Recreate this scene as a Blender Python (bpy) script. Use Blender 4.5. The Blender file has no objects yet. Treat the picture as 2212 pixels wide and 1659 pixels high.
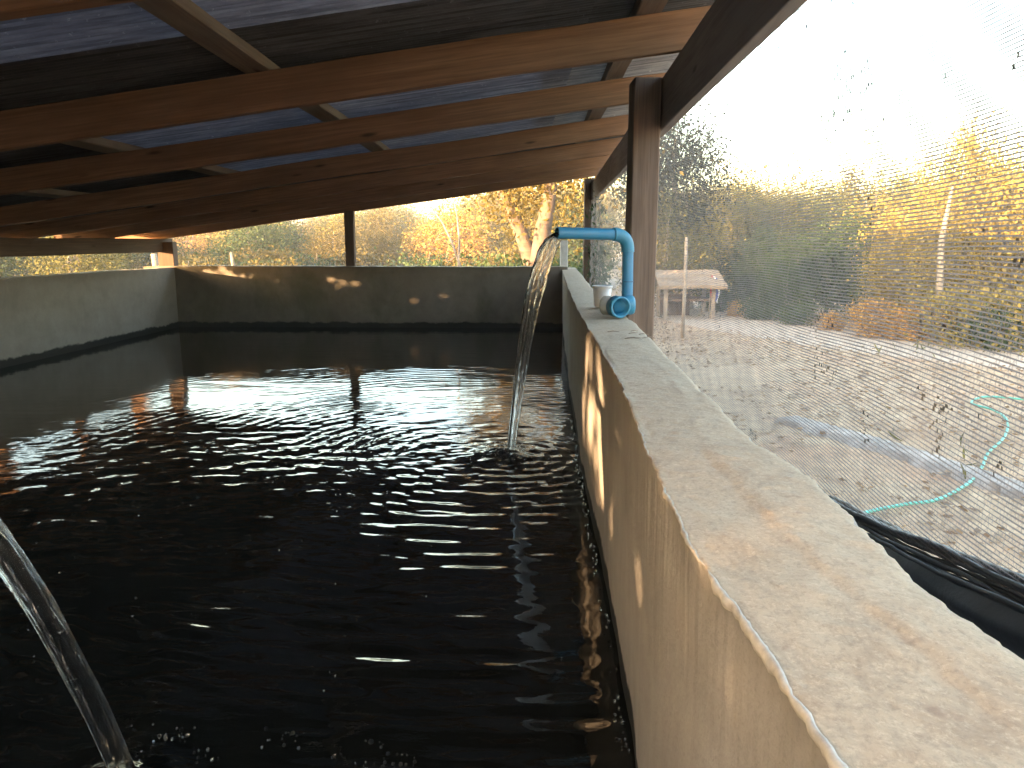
import bpy, bmesh, math, random
import numpy as np
from mathutils import Vector, Matrix, noise
random.seed(7)
rng = np.random.default_rng(7)
R = math.radians
scene = bpy.context.scene
COL = scene.collection

# ------------------------------------------------------------------ camera, sky, sun, exposure
EYE = 1.7                      # eye height above the yard
PITCH, FOC = R(10.7), 760.0
cam_d = bpy.data.cameras.new('camera')
cam = bpy.data.objects.new('camera', cam_d); COL.objects.link(cam)
cam.location = (0, 0, EYE); cam.rotation_euler = (R(90) - PITCH, 0, 0)
cam_d.sensor_width = 36; cam_d.lens = FOC / 1024 * 36
cam_d.clip_start = .02; cam_d.clip_end = 2000
scene.camera = cam
SUN_EL = 6.0
SUN_XY = Vector((-.75, -.66)).normalized()
SUN = Vector((SUN_XY.x * math.cos(R(SUN_EL)), SUN_XY.y * math.cos(R(SUN_EL)), math.sin(R(SUN_EL))))
world = bpy.data.worlds.new('World'); scene.world = world; world.use_nodes = True
wn = world.node_tree
sky = wn.nodes.new('ShaderNodeTexSky'); sky.sky_type = 'NISHITA'; sky.sun_disc = False
sky.sun_elevation = R(SUN_EL); sky.sun_rotation = math.atan2(SUN_XY.x, SUN_XY.y)
sky.air_density = 1.0; sky.dust_density = 2.6; sky.ozone_density = .8
bg = wn.nodes['Background']; bg.inputs[1].default_value = .15
wn.links.new(sky.outputs[0], bg.inputs[0])
sun_d = bpy.data.lights.new('sun', 'SUN'); sun_d.energy = 2.0; sun_d.angle = R(.8); sun_d.color = (1, .64, .33)
sun = bpy.data.objects.new('sun', sun_d); COL.objects.link(sun)
sun.rotation_euler = SUN.to_track_quat('Z', 'Y').to_euler(); sun.location = (-20, -20, 10)
scene.view_settings.view_transform = 'Standard'; scene.view_settings.look = 'None'
scene.view_settings.exposure = 4.4; scene.view_settings.gamma = 1; scene.view_settings.use_curve_mapping = False
scene.cycles.use_denoising = True
scene.cycles.max_bounces = 8; scene.cycles.transparent_max_bounces = 16
scene.cycles.caustics_reflective = False; scene.cycles.caustics_refractive = False

# ------------------------------------------------------------------ helpers
CP, SP = math.cos(PITCH), math.sin(PITCH)
def ray(x, y):                 # direction through a point of the photograph seen 2212 wide
    a = (x / 2.16016 - 512) / FOC; b = (384 - y / 2.16016) / FOC
    return Vector((a, CP + b * SP, -SP + b * CP))
def at(x, y, Y):               # the point of that line at depth Y
    r = ray(x, y); t = Y / r.y
    return Vector((r.x * t, Y, EYE + r.z * t))
def on(x, y, z=0.0):           # the point of that line at height z
    r = ray(x, y); t = (z - EYE) / r.z
    return Vector((r.x * t, r.y * t, z))
def new_obj(name, me, mat=None, root=None):
    o = bpy.data.objects.new(name, me); COL.objects.link(o)
    if mat is not None:
        for m in (mat if isinstance(mat, (list, tuple)) else [mat]): me.materials.append(m)
    if root is not None: o.parent = root
    return o
def put(o, root):              # parent a world-placed object to an unrotated root
    loc = Vector(root.location)
    p = root
    while p.parent is not None:
        p = p.parent; loc = loc + Vector(p.location)
    o.parent = root; o.location = Vector(o.location) - loc
    return o
def mesh(name, V, F, smooth=False):
    me = bpy.data.meshes.new(name)
    me.from_pydata([tuple(v) for v in V], [], [tuple(f) for f in F])
    if smooth: me.polygons.foreach_set('use_smooth', [True] * len(me.polygons))
    me.update(); return me
def np_mesh(name, V, F, smooth=False):      # V (n,3), F (m,k) numpy
    V = np.asarray(V, dtype=np.float32); F = np.asarray(F, dtype=np.int32)
    k = F.shape[1]
    me = bpy.data.meshes.new(name)
    me.vertices.add(len(V)); me.vertices.foreach_set('co', V.ravel())
    me.loops.add(F.size); me.loops.foreach_set('vertex_index', F.ravel())
    me.polygons.add(len(F)); me.polygons.foreach_set('loop_start', np.arange(0, F.size, k, dtype=np.int32))
    if smooth: me.polygons.foreach_set('use_smooth', np.ones(len(F), dtype=bool))
    me.update(calc_edges=True); me.validate(); return me
def grid_faces(nu, nv):
    i, j = np.meshgrid(np.arange(nu - 1), np.arange(nv - 1), indexing='ij')
    a = (i * nv + j).ravel()
    return np.stack([a, a + nv, a + nv + 1, a + 1], 1)
def tag(o, label=None, cat=None, group=None, kind=None):
    if label: o['label'] = label
    if cat: o['category'] = cat
    if group: o['group'] = group
    if kind: o['kind'] = kind
    return o
def thing(name, loc, label, cat, group=None):
    o = bpy.data.objects.new(name, None); COL.objects.link(o); o.location = loc; o.empty_display_size = .2
    return tag(o, label, cat, group)
def nz(p, s, seed=0.0):
    return noise.noise(Vector((p[0] * s + seed, p[1] * s - seed * .7, p[2] * s + seed * 1.3)))
def fbm(X, Y, seed, octaves=4, s=1.0):      # cheap smooth numpy noise
    r = np.random.default_rng(seed); out = np.zeros_like(X); a = 1.0
    for o in range(octaves):
        for k in range(3):
            an = r.uniform(0, 6.28); ph = r.uniform(0, 6.28)
            out += a * np.sin((X * math.cos(an) + Y * math.sin(an)) * s * r.uniform(.8, 1.25) + ph +
                              1.3 * np.sin((X * math.sin(an) - Y * math.cos(an)) * s * .7 + ph * 2)) / 3
        a *= .5; s *= 2.03
    return out

# ------------------------------------------------------------------ material helpers
class NT:
    def __init__(self, name):
        self.m = bpy.data.materials.new(name); self.m.use_nodes = True
        self.t = self.m.node_tree; self.b = self.t.nodes['Principled BSDF']; self.out = self.t.nodes['Material Output']
    def n(self, typ, **kw):
        x = self.t.nodes.new(typ)
        for k, v in kw.items():
            if k.startswith('i_'):
                key = k[2:]; x.inputs[int(key) if key.isdigit() else key.replace('_', ' ')].default_value = v
            else: setattr(x, k, v)
        return x
    def l(self, a, b): self.t.links.new(a, b)
    def coords(self, kind='pos', scale=(1, 1, 1)):
        if kind == 'pos': src = self.n('ShaderNodeNewGeometry').outputs['Position']
        else: src = self.n('ShaderNodeTexCoord').outputs['Object']
        mp = self.n('ShaderNodeMapping'); mp.inputs['Scale'].default_value = scale
        self.l(src, mp.inputs[0]); return mp.outputs[0]
    def noise(self, co, scale, detail=4, rough=.6, dist=0.0):
        x = self.n('ShaderNodeTexNoise'); x.inputs['Scale'].default_value = scale; x.inputs['Detail'].default_value = detail
        x.inputs['Roughness'].default_value = rough; x.inputs['Distortion'].default_value = dist
        self.l(co, x.inputs['Vector']); return x.outputs[0]
    def ramp(self, fac, stops):
        x = self.n('ShaderNodeValToRGB'); e = x.color_ramp.elements
        while len(e) < len(stops): e.new(.5)
        for q, (p, c) in zip(e, stops):
            q.position = p; q.color = (c, c, c, 1) if isinstance(c, (int, float)) else (*c, 1)
        self.l(fac, x.inputs[0]); return x.outputs[0]
    def mix(self, fac, a, b, blend='MIX'):
        x = self.n('ShaderNodeMix', data_type='RGBA', blend_type=blend)
        for sock, v in ((x.inputs[0], fac), (x.inputs[6], a), (x.inputs[7], b)):
            if isinstance(v, bpy.types.NodeSocket): self.l(v, sock)
            elif isinstance(v, (int, float)): sock.default_value = v
            else: sock.default_value = (*v, 1)
        return x.outputs[2]
    def math(self, op, a, b=0.0):
        x = self.n('ShaderNodeMath', operation=op)
        for s, v in zip(x.inputs, (a, b)):
            if isinstance(v, bpy.types.NodeSocket): self.l(v, s)
            else: s.default_value = v
        return x.outputs[0]
    def bump(self, h, strength=.3, dist=.01, prev=None):
        x = self.n('ShaderNodeBump'); x.inputs['Strength'].default_value = strength; x.inputs['Distance'].default_value = dist
        self.l(h, x.inputs['Height'])
        if prev is not None: self.l(prev, x.inputs['Normal'])
        self.l(x.outputs[0], self.b.inputs['Normal']); return x.outputs[0]
    def set(self, color=None, rough=None, spec=None, metal=None, ior=None, trans=None):
        for key, v in (('Base Color', color), ('Roughness', rough), ('Specular IOR Level', spec), ('Metallic', metal), ('IOR', ior), ('Transmission Weight', trans)):
            if v is None: continue
            s = self.b.inputs[key]
            if isinstance(v, bpy.types.NodeSocket): self.l(v, s)
            elif isinstance(v, tuple): s.default_value = (*v, 1)
            else: s.default_value = v
        return self
def plain(name, c, rough=.6, var=.12, scale=30, metal=0.0, kind='obj', bump=0.0):
    t = NT(name); co = t.coords(kind)
    f = t.noise(co, scale, 5)
    col = t.ramp(f, [(.3, tuple(x * (1 - var) for x in c)), (.7, tuple(min(1, x * (1 + var)) for x in c))])
    t.set(col, rough, None, metal)
    if bump: t.bump(f, bump, .004)
    return t.m

WATER = EYE - 1.10
RIM = EYE - .36
def concrete(name, light, dark, top_tint=None, algae=0.0, streak=(14, 14, 1.2), grit=.25):
    t = NT(name); co = t.coords('pos')
    big = t.noise(co, 1.6, 5, .6, .6); mid = t.noise(co, 9, 6, .65); fine = t.noise(co, 180, 4, .7); pit = t.noise(co, 60, 3, .5)
    st = t.noise(t.coords('pos', streak), 1.0, 4, .6)
    c = t.ramp(big, [(.32, dark), (.68, light)])
    c = t.mix(t.ramp(mid, [(.35, .0), (.7, .45)]), c, tuple(x * .72 for x in dark))
    c = t.mix(t.ramp(st, [(.42, .0), (.7, .28)]), c, tuple(min(1, x * 1.12) for x in light))
    if top_tint:                                        # upward faces: mottled beige, with the warmth of light put in
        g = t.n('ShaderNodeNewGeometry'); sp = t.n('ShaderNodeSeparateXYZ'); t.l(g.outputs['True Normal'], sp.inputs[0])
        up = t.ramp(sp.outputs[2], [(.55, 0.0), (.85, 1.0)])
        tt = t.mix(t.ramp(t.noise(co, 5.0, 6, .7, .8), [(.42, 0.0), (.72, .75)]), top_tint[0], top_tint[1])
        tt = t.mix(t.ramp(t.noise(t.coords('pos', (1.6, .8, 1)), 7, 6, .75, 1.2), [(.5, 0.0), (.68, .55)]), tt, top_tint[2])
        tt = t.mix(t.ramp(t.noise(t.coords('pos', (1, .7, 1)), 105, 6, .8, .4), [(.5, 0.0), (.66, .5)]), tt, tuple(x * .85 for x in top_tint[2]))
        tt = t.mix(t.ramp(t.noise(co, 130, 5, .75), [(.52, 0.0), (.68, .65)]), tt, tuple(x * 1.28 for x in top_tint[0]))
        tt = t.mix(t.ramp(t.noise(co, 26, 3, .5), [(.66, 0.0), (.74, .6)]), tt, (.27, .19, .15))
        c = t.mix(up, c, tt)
    c = t.mix(t.ramp(fine, [(.35, .22), (.5, 0.0)]), c, tuple(x * .5 for x in dark))
    if algae:
        a = t.noise(t.coords('pos', (1.3, 1.3, 1.0)), 1.4, 6, .65, .4)
        c = t.mix(t.ramp(a, [(.5, 0.0), (.72, algae)]), c, (.07, .075, .03))
    z = t.n('ShaderNodeSeparateXYZ'); t.l(t.n('ShaderNodeNewGeometry').outputs['Position'], z.inputs[0])
    edge = t.math('ADD', z.outputs[2], t.math('MULTIPLY', t.noise(co, 7, 5, .7), -.09))
    wet = t.n('ShaderNodeMapRange'); t.l(edge, wet.inputs[0])
    wet.inputs[1].default_value = WATER + .012; wet.inputs[2].default_value = WATER + .03; wet.inputs[3].default_value = 1; wet.inputs[4].default_value = 0
    c = t.mix(wet.outputs[0], c, (.012, .011, .009))
    t.set(c, .85, .3)
    b = t.bump(big, .25, .03); b = t.bump(st, .35, .006, b); b = t.bump(pit, grit, .004, b); t.bump(fine, grit * 1.4, .0025, b)
    return t.m
def wood(name, a, b, grey=None, rough=.7):
    t = NT(name)
    oi = t.n('ShaderNodeObjectInfo'); tc = t.n('ShaderNodeTexCoord')
    add = t.n('ShaderNodeVectorMath', operation='ADD'); t.l(tc.outputs['Object'], add.inputs[0])
    sc = t.n('ShaderNodeVectorMath', operation='SCALE'); t.l(oi.outputs['Random'], sc.inputs['Scale']); sc.inputs[0].default_value = (37, 11, 5)
    t.l(sc.outputs[0], add.inputs[1])
    def mp(s):
        x = t.n('ShaderNodeMapping'); x.inputs['Scale'].default_value = s; t.l(add.outputs[0], x.inputs[0]); return x.outputs[0]
    g = t.noise(mp((.9, 26, 26)), 1.0, 6, .65, .8); g2 = t.noise(mp((3, 110, 110)), 1.0, 3, .6)
    blot = t.noise(mp((1.2, 3, 3)), 1.0, 4, .6)
    c = t.ramp(g, [(.3, b), (.62, a)])
    c = t.mix(t.ramp(g2, [(.35, .45), (.6, 0.0)]), c, tuple(x * .45 for x in b))
    c = t.mix(t.ramp(blot, [(.45, 0.0), (.75, .6)]), c, tuple(x * .55 for x in b))
    v = t.n('ShaderNodeTexVoronoi'); v.inputs['Scale'].default_value = 1.0; t.l(mp((2.1, 9, 9)), v.inputs['Vector'])
    c = t.mix(t.ramp(v.outputs['Distance'], [(.05, .85), (.13, 0.0)]), c, (.03, .015, .008))
    if grey: c = t.mix(t.ramp(t.noise(mp((1.5, 8, 8)), 1.0, 5), [(.4, 0.0), (.65, .7)]), c, grey)
    t.set(c, rough, .25); t.bump(g, .35, .004, t.bump(g2, .3, .0015)); return t.m
def leafy(name, stops, trans=.35, rough=.6):
    t = NT(name); g = t.n('ShaderNodeNewGeometry'); oi = t.n('ShaderNodeObjectInfo')
    co = t.coords('obj'); cl = t.noise(co, .9, 3, .6)
    f = t.math('ADD', t.math('MULTIPLY', g.outputs['Random Per Island'], .55), t.math('MULTIPLY', cl, .45))
    f = t.math('ADD', f, t.math('MULTIPLY', t.math('SUBTRACT', oi.outputs['Random'], .5), .25))
    c = t.ramp(f, stops); t.set(c, rough, .2)
    tr = t.n('ShaderNodeBsdfTranslucent'); t.l(c, tr.inputs[0]); mx = t.n('ShaderNodeMixShader'); mx.inputs[0].default_value = trans
    t.l(t.b.outputs[0], mx.inputs[1]); t.l(tr.outputs[0], mx.inputs[2]); t.l(mx.outputs[0], t.out.inputs[0]); return t.m

M = {}
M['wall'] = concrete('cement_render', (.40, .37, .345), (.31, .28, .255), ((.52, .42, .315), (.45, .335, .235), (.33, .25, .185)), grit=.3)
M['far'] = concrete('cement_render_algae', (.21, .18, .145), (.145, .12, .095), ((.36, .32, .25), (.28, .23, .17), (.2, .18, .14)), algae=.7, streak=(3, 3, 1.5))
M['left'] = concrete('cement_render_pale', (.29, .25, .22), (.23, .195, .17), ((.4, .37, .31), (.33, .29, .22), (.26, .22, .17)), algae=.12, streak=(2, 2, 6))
M['rafter'] = wood('rafter_wood', (.29, .16, .092), (.19, .098, .055))
M['batten'] = wood('batten_wood', (.20, .145, .11), (.13, .092, .07), (.19, .16, .135))
M['beam'] = wood('beam_wood', (.42, .36, .33), (.31, .255, .235), (.38, .35, .34))
M['post'] = wood('post_wood', (.27, .19, .15), (.18, .13, .105), (.23, .185, .16))
M['post_dark'] = wood('post_wood_dark', (.13, .085, .06), (.08, .05, .035))

def sheet_mat(name, a, b, rough, metal, trans=0.0):
    t = NT(name); co = t.coords('obj', (1, 1, 1)); st = t.noise(t.coords('obj', (2.0, 30, 1)), 1.0, 5, .65); sp = t.noise(co, 28, 5, .75); big = t.noise(t.coords('obj', (.7, 2.5, 1)), 1.0, 4)
    c = t.ramp(big, [(.35, a), (.65, b)])
    c = t.mix(t.ramp(st, [(.42, 0.0), (.60, .8)]), c, tuple(x * .35 for x in a))
    c = t.mix(t.ramp(t.noise(t.coords('obj', (5, 14, 1)), 1.0, 5, .7), [(.45, 0.0), (.65, .5)]), c, tuple(x * .5 for x in a))
    c = t.mix(t.ramp(sp, [(.62, 0.0), (.72, .55)]), c, tuple(min(1, x * 2.2) for x in b))
    t.set(c, t.ramp(sp, [(.3, rough), (.7, min(1, rough + .2))]), .5, metal); t.bump(sp, .15, .002)
    if trans:                                   # thin plastic sheet: a little daylight comes through
        tr = t.n('ShaderNodeBsdfTranslucent'); t.l(c, tr.inputs[0]); mx = t.n('ShaderNodeMixShader'); mx.inputs[0].default_value = trans
        t.l(t.b.outputs[0], mx.inputs[1]); t.l(tr.outputs[0], mx.inputs[2]); t.l(mx.outputs[0], t.out.inputs[0])
    return t.m
M['sheet_blue'] = sheet_mat('blue_grey_sheet', (.25, .285, .40), (.37, .41, .51), .45, .0, .032)
M['sheet_dark'] = sheet_mat('tarred_sheet', (.06, .064, .078), (.12, .125, .15), .55, .0)
M['sheet_grey'] = sheet_mat('grey_sheet', (.34, .36, .40), (.44, .45, .47), .5, .0, .03)

def pvc(name, c, rough):
    t = NT(name); co = t.coords('obj'); f = t.noise(co, 22, 5, .65); g = t.noise(co, 120, 3)
    col = t.mix(t.ramp(f, [(.45, 0.0), (.75, .35)]), c, tuple(x * .6 + .08 for x in c))
    t.set(t.mix(t.ramp(g, [(.6, 0.0), (.75, .2)]), col, tuple(x * .5 for x in c)), rough, .5); t.bump(f, .05, .002); return t.m
M['pvc'] = pvc('blue_pvc', (.035, .22, .42), .33)
M['pvc_fit'] = pvc('blue_pvc_fitting', (.04, .245, .42), .36)
M['pvc_grey'] = pvc('grey_pvc', (.42, .43, .41), .5)
M['pvc_seam'] = pvc('pipe_joint_glue', (.02, .08, .14), .5)
M['tub'] = plain('white_plastic', (.88, .88, .92), .4, .04, 14)

t = NT('pond_water'); co = t.coords('pos')
t.set((.004, .0045, .004), .015, .5, None, 1.333)
n1 = t.noise(t.coords('pos', (9, 24, 1)), 1.0, 4, .6, .3); n2 = t.noise(co, 60, 2, .5)
t.bump(n1, .05, .01, t.bump(n2, .03, .003)); M['water'] = t.m
t = NT('falling_water'); t.set((.97, .985, 1.0), .03, .5, None, 1.33, 1.0)
n1 = t.noise(t.coords('obj', (45, 45, 7)), 1.0, 4, .6, .8); t.bump(n1, .6, .006); M['stream'] = t.m
t = NT('foamy_water'); t.set((.97, .98, 1.0), .02, .5, None, 1.33, 1.0); M['drop'] = t.m

t = NT('net_thread')
t.set((.115, .10, .10), .6, .2)
tr = t.n('ShaderNodeBsdfTranslucent'); tr.inputs[0].default_value = (.24, .22, .22, 1); mx = t.n('ShaderNodeMixShader'); mx.inputs[0].default_value = .45
t.l(t.b.outputs[0], mx.inputs[1]); t.l(tr.outputs[0], mx.inputs[2]); t.l(mx.outputs[0], t.out.inputs[0]); M['net'] = t.m
M['net_dirt'] = plain('net_dirt', (.085, .085, .085), .9, .4, 50)
M['black_plastic'] = plain('black_plastic', (.008, .009, .013), .45, .4, 25, bump=.5)

def ground_mat():
    t = NT('yard_soil'); co = t.coords('pos')
    a = t.noise(co, .55, 6, .65, .5); b = t.noise(co, 5, 6, .7); f = t.noise(co, 45, 5, .75)
    c = t.ramp(a, [(.35, (.35, .235, .145)), (.5, (.46, .33, .21)), (.68, (.41, .24, .145))])
    c = t.mix(t.ramp(b, [(.4, 0.0), (.7, .6)]), c, (.16, .105, .075))
    c = t.mix(t.ramp(f, [(.52, 0.0), (.7, .6)]), c, (.44, .335, .225))
    t.set(c, .95, .15); t.bump(b, .5, .06, t.bump(f, .5, .02)); return t.m
M['ground'] = ground_mat()
t = NT('pale_track'); co = t.coords('pos'); b = t.noise(co, 2.4, 6, .7, .4); f = t.noise(co, 40, 5, .75)
c = t.mix(t.ramp(b, [(.4, 0.0), (.7, .6)]), (.42, .34, .26), (.30, .22, .16)); c = t.mix(t.ramp(f, [(.5, 0.0), (.7, .4)]), c, (.26, .2, .16))
t.set(c, .95, .15); t.bump(f, .4, .02, t.bump(b, .4, .05)); M['track'] = t.m
M['kerb'] = plain('grey_cement_path', (.27, .225, .19), .9, .4, 5, kind='pos', bump=.4)
M['hill'] = plain('wooded_hill', (.07, .085, .035), .95, .5, .12, kind='pos')
M['bark'] = wood('bark', (.30, .23, .17), (.19, .14, .10), (.33, .29, .25), .9)
M['bark_pink'] = wood('pinkish_bark', (.17, .11, .08), (.09, .06, .045), (.14, .105, .085), .9)
M['bark_pale'] = wood('pale_bark', (.30, .25, .19), (.2, .16, .12), None, .9)
M['leaf_olive'] = leafy('olive_leaves', [(.15, (.05, .052, .014)), (.5, (.12, .11, .026)), (.85, (.21, .17, .04))])
M['leaf_yellow'] = leafy('yellow_leaves', [(.15, (.11, .085, .018)), (.5, (.25, .19, .038)), (.85, (.40, .29, .065))])
M['leaf_wood'] = leafy('wood_leaves', [(.15, (.055, .045, .012)), (.5, (.115, .085, .02)), (.85, (.18, .125, .03))])
M['leaf_shaded'] = leafy('shaded_green_leaves', [(.15, (.008, .012, .006)), (.5, (.018, .026, .012)), (.85, (.034, .044, .018))], .15)  # shade on the tall tree is put into this leaf colour
M['leaf_green'] = leafy('green_leaves', [(.15, (.018, .03, .010)), (.5, (.04, .065, .02)), (.85, (.075, .1, .028))])
M['leaf_sun_orange'] = leafy('sun_orange_leaves', [(.15, (.2, .11, .03)), (.5, (.44, .24, .06)), (.85, (.6, .36, .1))])  # glow of the low sun is put into this orange
M['leaf_dry'] = leafy('dry_leaves', [(.15, (.13, .07, .035)), (.5, (.27, .17, .09)), (.85, (.42, .30, .18))], .15)
M['thatch'] = wood('thatch', (.30, .22, .15), (.2, .14, .09), (.26, .22, .18), .95)
M['hose'] = plain('green_hose', (.07, .30, .24), .55, .2, 20)

# ------------------------------------------------------------------ primitive builders
def timber(name, p0, p1, w, h, mat, root=None, up=(0, 0, 1), c=.006, wob=.002, seg=.3):
    """a sawn timber: width w (sideways), height h (along up), chamfered, slightly uneven; local X runs along it"""
    p0, p1 = Vector(p0), Vector(p1); ax = (p1 - p0); L = ax.length; ax.normalize()
    side = Vector(up).cross(ax).normalized(); u = ax.cross(side).normalized()
    n = max(2, int(L / seg) + 1); V = []; F = []
    ring = [(-w/2 + c, -h/2), (w/2 - c, -h/2), (w/2, -h/2 + c), (w/2, h/2 - c), (w/2 - c, h/2), (-w/2 + c, h/2), (-w/2, h/2 - c), (-w/2, -h/2 + c)]
    sd = random.uniform(0, 50)
    for i in range(n):
        x = L * i / (n - 1); dy = wob * 2 * nz((x, 0, 0), .8, sd); dz = wob * 2 * nz((x, 5, 0), .8, sd)
        for k, (a, b) in enumerate(ring):
            V.append((x, a + dy + wob * nz((x, k * 3.1, 2), 3, sd), b + dz + wob * nz((x, k * 3.1, 9), 3, sd)))
    for i in range(n - 1):
        for k in range(8):
            F.append((i*8 + k, i*8 + (k+1) % 8, (i+1)*8 + (k+1) % 8, (i+1)*8 + k))
    F.append(tuple(range(7, -1, -1))); F.append(tuple((n-1)*8 + k for k in range(8)))
    o = new_obj(name, mesh(name, V, [f[::-1] for f in F]), mat)
    m = Matrix((ax, side, u)).transposed().to_4x4(); m.translation = p0
    o.matrix_basis = m
    if root is not None: put(o, root)
    return o
def tube_mesh(name, pts, rad, seg=12, caps=True, smooth=True):
    pts = [Vector(p) for p in pts]; n = len(pts); V = []; F = []
    rad = [rad] * n if isinstance(rad, (int, float)) else rad
    ref = None
    for i in range(n):
        d = (pts[min(i+1, n-1)] - pts[max(i-1, 0)]).normalized()
        if ref is None:
            ref = d.orthogonal().normalized()
        ref = (ref - d * ref.dot(d)).normalized(); b = d.cross(ref)
        for k in range(seg):
            a = 2 * math.pi * k / seg; V.append(pts[i] + (ref * math.cos(a) + b * math.sin(a)) * rad[i])
    for i in range(n - 1):
        for k in range(seg): F.append((i*seg + k, i*seg + (k+1) % seg, (i+1)*seg + (k+1) % seg, (i+1)*seg + k))
    if caps: F.append(tuple(range(seg - 1, -1, -1))); F.append(tuple((n-1)*seg + k for k in range(seg)))
    return mesh(name, V, F, smooth)
def lathe(name, axis_p, axis_d, prof, seg=32):
    """surface of revolution round a line; prof = [(along, radius)]"""
    d = Vector(axis_d).normalized(); r0 = d.orthogonal().normalized(); b = d.cross(r0); V = []; F = []
    for (t_, r_) in prof:
        for k in range(seg):
            a = 2 * math.pi * k / seg; V.append(Vector(axis_p) + d * t_ + (r0 * math.cos(a) + b * math.sin(a)) * r_)
    for i in range(len(prof) - 1):
        for k in range(seg): F.append((i*seg + k, i*seg + (k+1) % seg, (i+1)*seg + (k+1) % seg, (i+1)*seg + k))
    me = mesh(name, V, F, True)
    bm = bmesh.new(); bm.from_mesh(me); bmesh.ops.recalc_face_normals(bm, faces=bm.faces); bm.to_mesh(me); bm.free()
    me.polygons.foreach_set('use_smooth', [True] * len(me.polygons)); return me
def pipe_obj(name, p0, p1, r, mat, root, wall=.003):
    p0, p1 = Vector(p0), Vector(p1); L = (p1 - p0).length
    o = new_obj(name, lathe(name, (0, 0, 0), p1 - p0, [(0, r - wall), (0, r), (L, r), (L, r - wall), (0, r - wall)]), mat)
    o.location = p0; md = o.modifiers.new('edge', 'EDGE_SPLIT'); md.split_angle = R(40)
    return put(o, root)

# ------------------------------------------------------------------ ground, hill, track
gx = np.concatenate([np.linspace(-400, -20, 20), np.linspace(-18, 24, 85), np.linspace(27, 400, 20)])
gy = np.concatenate([np.linspace(-300, -12, 16), np.linspace(-10, 32, 85), np.linspace(36, 600, 30)])
GX, GY = np.meshgrid(gx, gy, indexing='ij')
def ground_h(x, y):
    far = np.clip((np.hypot(x, y) - 4) / 20, 0, 1)
    return (fbm(x, y, 3, 3, .5) * .05 - .05) * far
GZ = ground_h(GX, GY) - .004
g = new_obj('ground', np_mesh('ground', np.stack([GX, GY, GZ], 2).reshape(-1, 3), grid_faces(len(gx), len(gy)), True), M['ground']); tag(g, kind='structure')
def strip(name, pts, w, mat, lift):
    V, F = [], []
    n = len(pts)
    for i, p in enumerate(pts):
        d = (pts[min(i+1, n-1)] - pts[max(i-1, 0)]); d.z = 0; d.normalize(); s = Vector((d.y, -d.x, 0))
        ww = w[i] if isinstance(w, list) else w
        for k in range(7):
            q = p + s * ww * (k / 6 - .5) + s * .12 * nz((i * .9, k, 0), 1.0, 4) * (1 if k in (0, 6) else 0)
            V.append((q.x, q.y, float(ground_h(np.array(q.x), np.array(q.y))) + lift + (.012 if 0 < k < 6 else -.05)))
    for i in range(n - 1):
        for k in range(6): F.append((i*7 + k, (i+1)*7 + k, (i+1)*7 + k + 1, i*7 + k + 1))
    return new_obj(name, mesh(name, V, F, True), mat)
trk = [Vector((18.5, 3.0, 0)), Vector((13, 6.6, 0)), Vector((9.6, 9.3, 0)), Vector((7.4, 11.4, 0)), Vector((5.6, 14.0, 0)), Vector((4.6, 17, 0)), Vector((4.2, 22, 0)), Vector((4.5, 34, 0))]
def smooth_path(p, m=8):
    out = []
    for i in range(len(p) - 1):
        a, b, c, d = p[max(i-1, 0)], p[i], p[i+1], p[min(i+2, len(p)-1)]
        for k in range(m):
            t_ = k / m
            out.append(.5 * ((2*b) + (c - a) * t_ + (2*a - 5*b + 4*c - d) * t_**2 + (3*b - a - 3*c + d) * t_**3))
    out.append(p[-1]); return out
o = strip('road', smooth_path(trk), 3.0, M['track'], .02); tag(o, kind='structure')
kp = [on(1700, 905), on(1910, 965), on(2060, 1015), on(2212, 1065), on(2500, 1170)]
o = strip('path', smooth_path(kp), .34, M['kerb'], .03); tag(o, kind='structure')
# wooded hills beyond
hx = np.linspace(-260, 320, 60); hy = np.linspace(95, 420, 24); HX, HY = np.meshgrid(hx, hy, indexing='ij')
HZ = -2 + 5.5 * np.clip((HY - 95) / 200, 0, 1) ** .8 * (1 + .35 * fbm(HX, HY, 9, 3, .02)) + .6 * fbm(HX, HY, 10, 3, .15)
o = new_obj('hills', np_mesh('hills', np.stack([HX, HY, HZ], 2).reshape(-1, 3), grid_faces(60, 24), True), M['hill']); tag(o, kind='structure')

# thin air haze over the whole place, added partly to imitate lens glare
bm = bmesh.new(); bmesh.ops.create_cube(bm, size=1, matrix=Matrix.Translation((0, 150, 3.25)) @ Matrix.Diagonal((830, 930, 9.5, 1)))
hz_me = bpy.data.meshes.new('haze'); bm.to_mesh(hz_me); bm.free()
hm = bpy.data.materials.new('haze'); hm.use_nodes = True; nt = hm.node_tree; nt.nodes.remove(nt.nodes['Principled BSDF'])
pv = nt.nodes.new('ShaderNodeVolumePrincipled'); pv.inputs['Density'].default_value = .0027; pv.inputs['Color'].default_value = (.92, .93, .95, 1)
nt.links.new(pv.outputs[0], nt.nodes['Material Output'].inputs['Volume'])
tag(new_obj('haze', hz_me, hm), kind='stuff')

# ------------------------------------------------------------------ the tank
def interp(tab, y):
    return float(np.interp(y, [a for a, b in tab], [b for a, b in tab]))
IN_R = [(-1.2, .20), (.3, .226), (.47, .229), (.65, .228), (.78, .216), (1.03, .2205), (1.45, .250), (1.9, .279), (2.5, .300), (3.3, .322), (4.06, .349), (5.9, .433), (9.9, .645), (10.4, .67)]
OUT_R = [(-1.2, .42), (.45, .452), (.6, .458), (.73, .450), (.9, .455), (1.1, .467), (1.5, .464), (1.9, .475), (2.3, .503), (2.7, .52), (3.3, .55), (5.9, .63), (10.4, .87)]
tank = thing('concrete_tank', (-2, 4.5, 0), 'rectangular cement tank holding dark water under the low timber roof', 'water tank')
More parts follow.
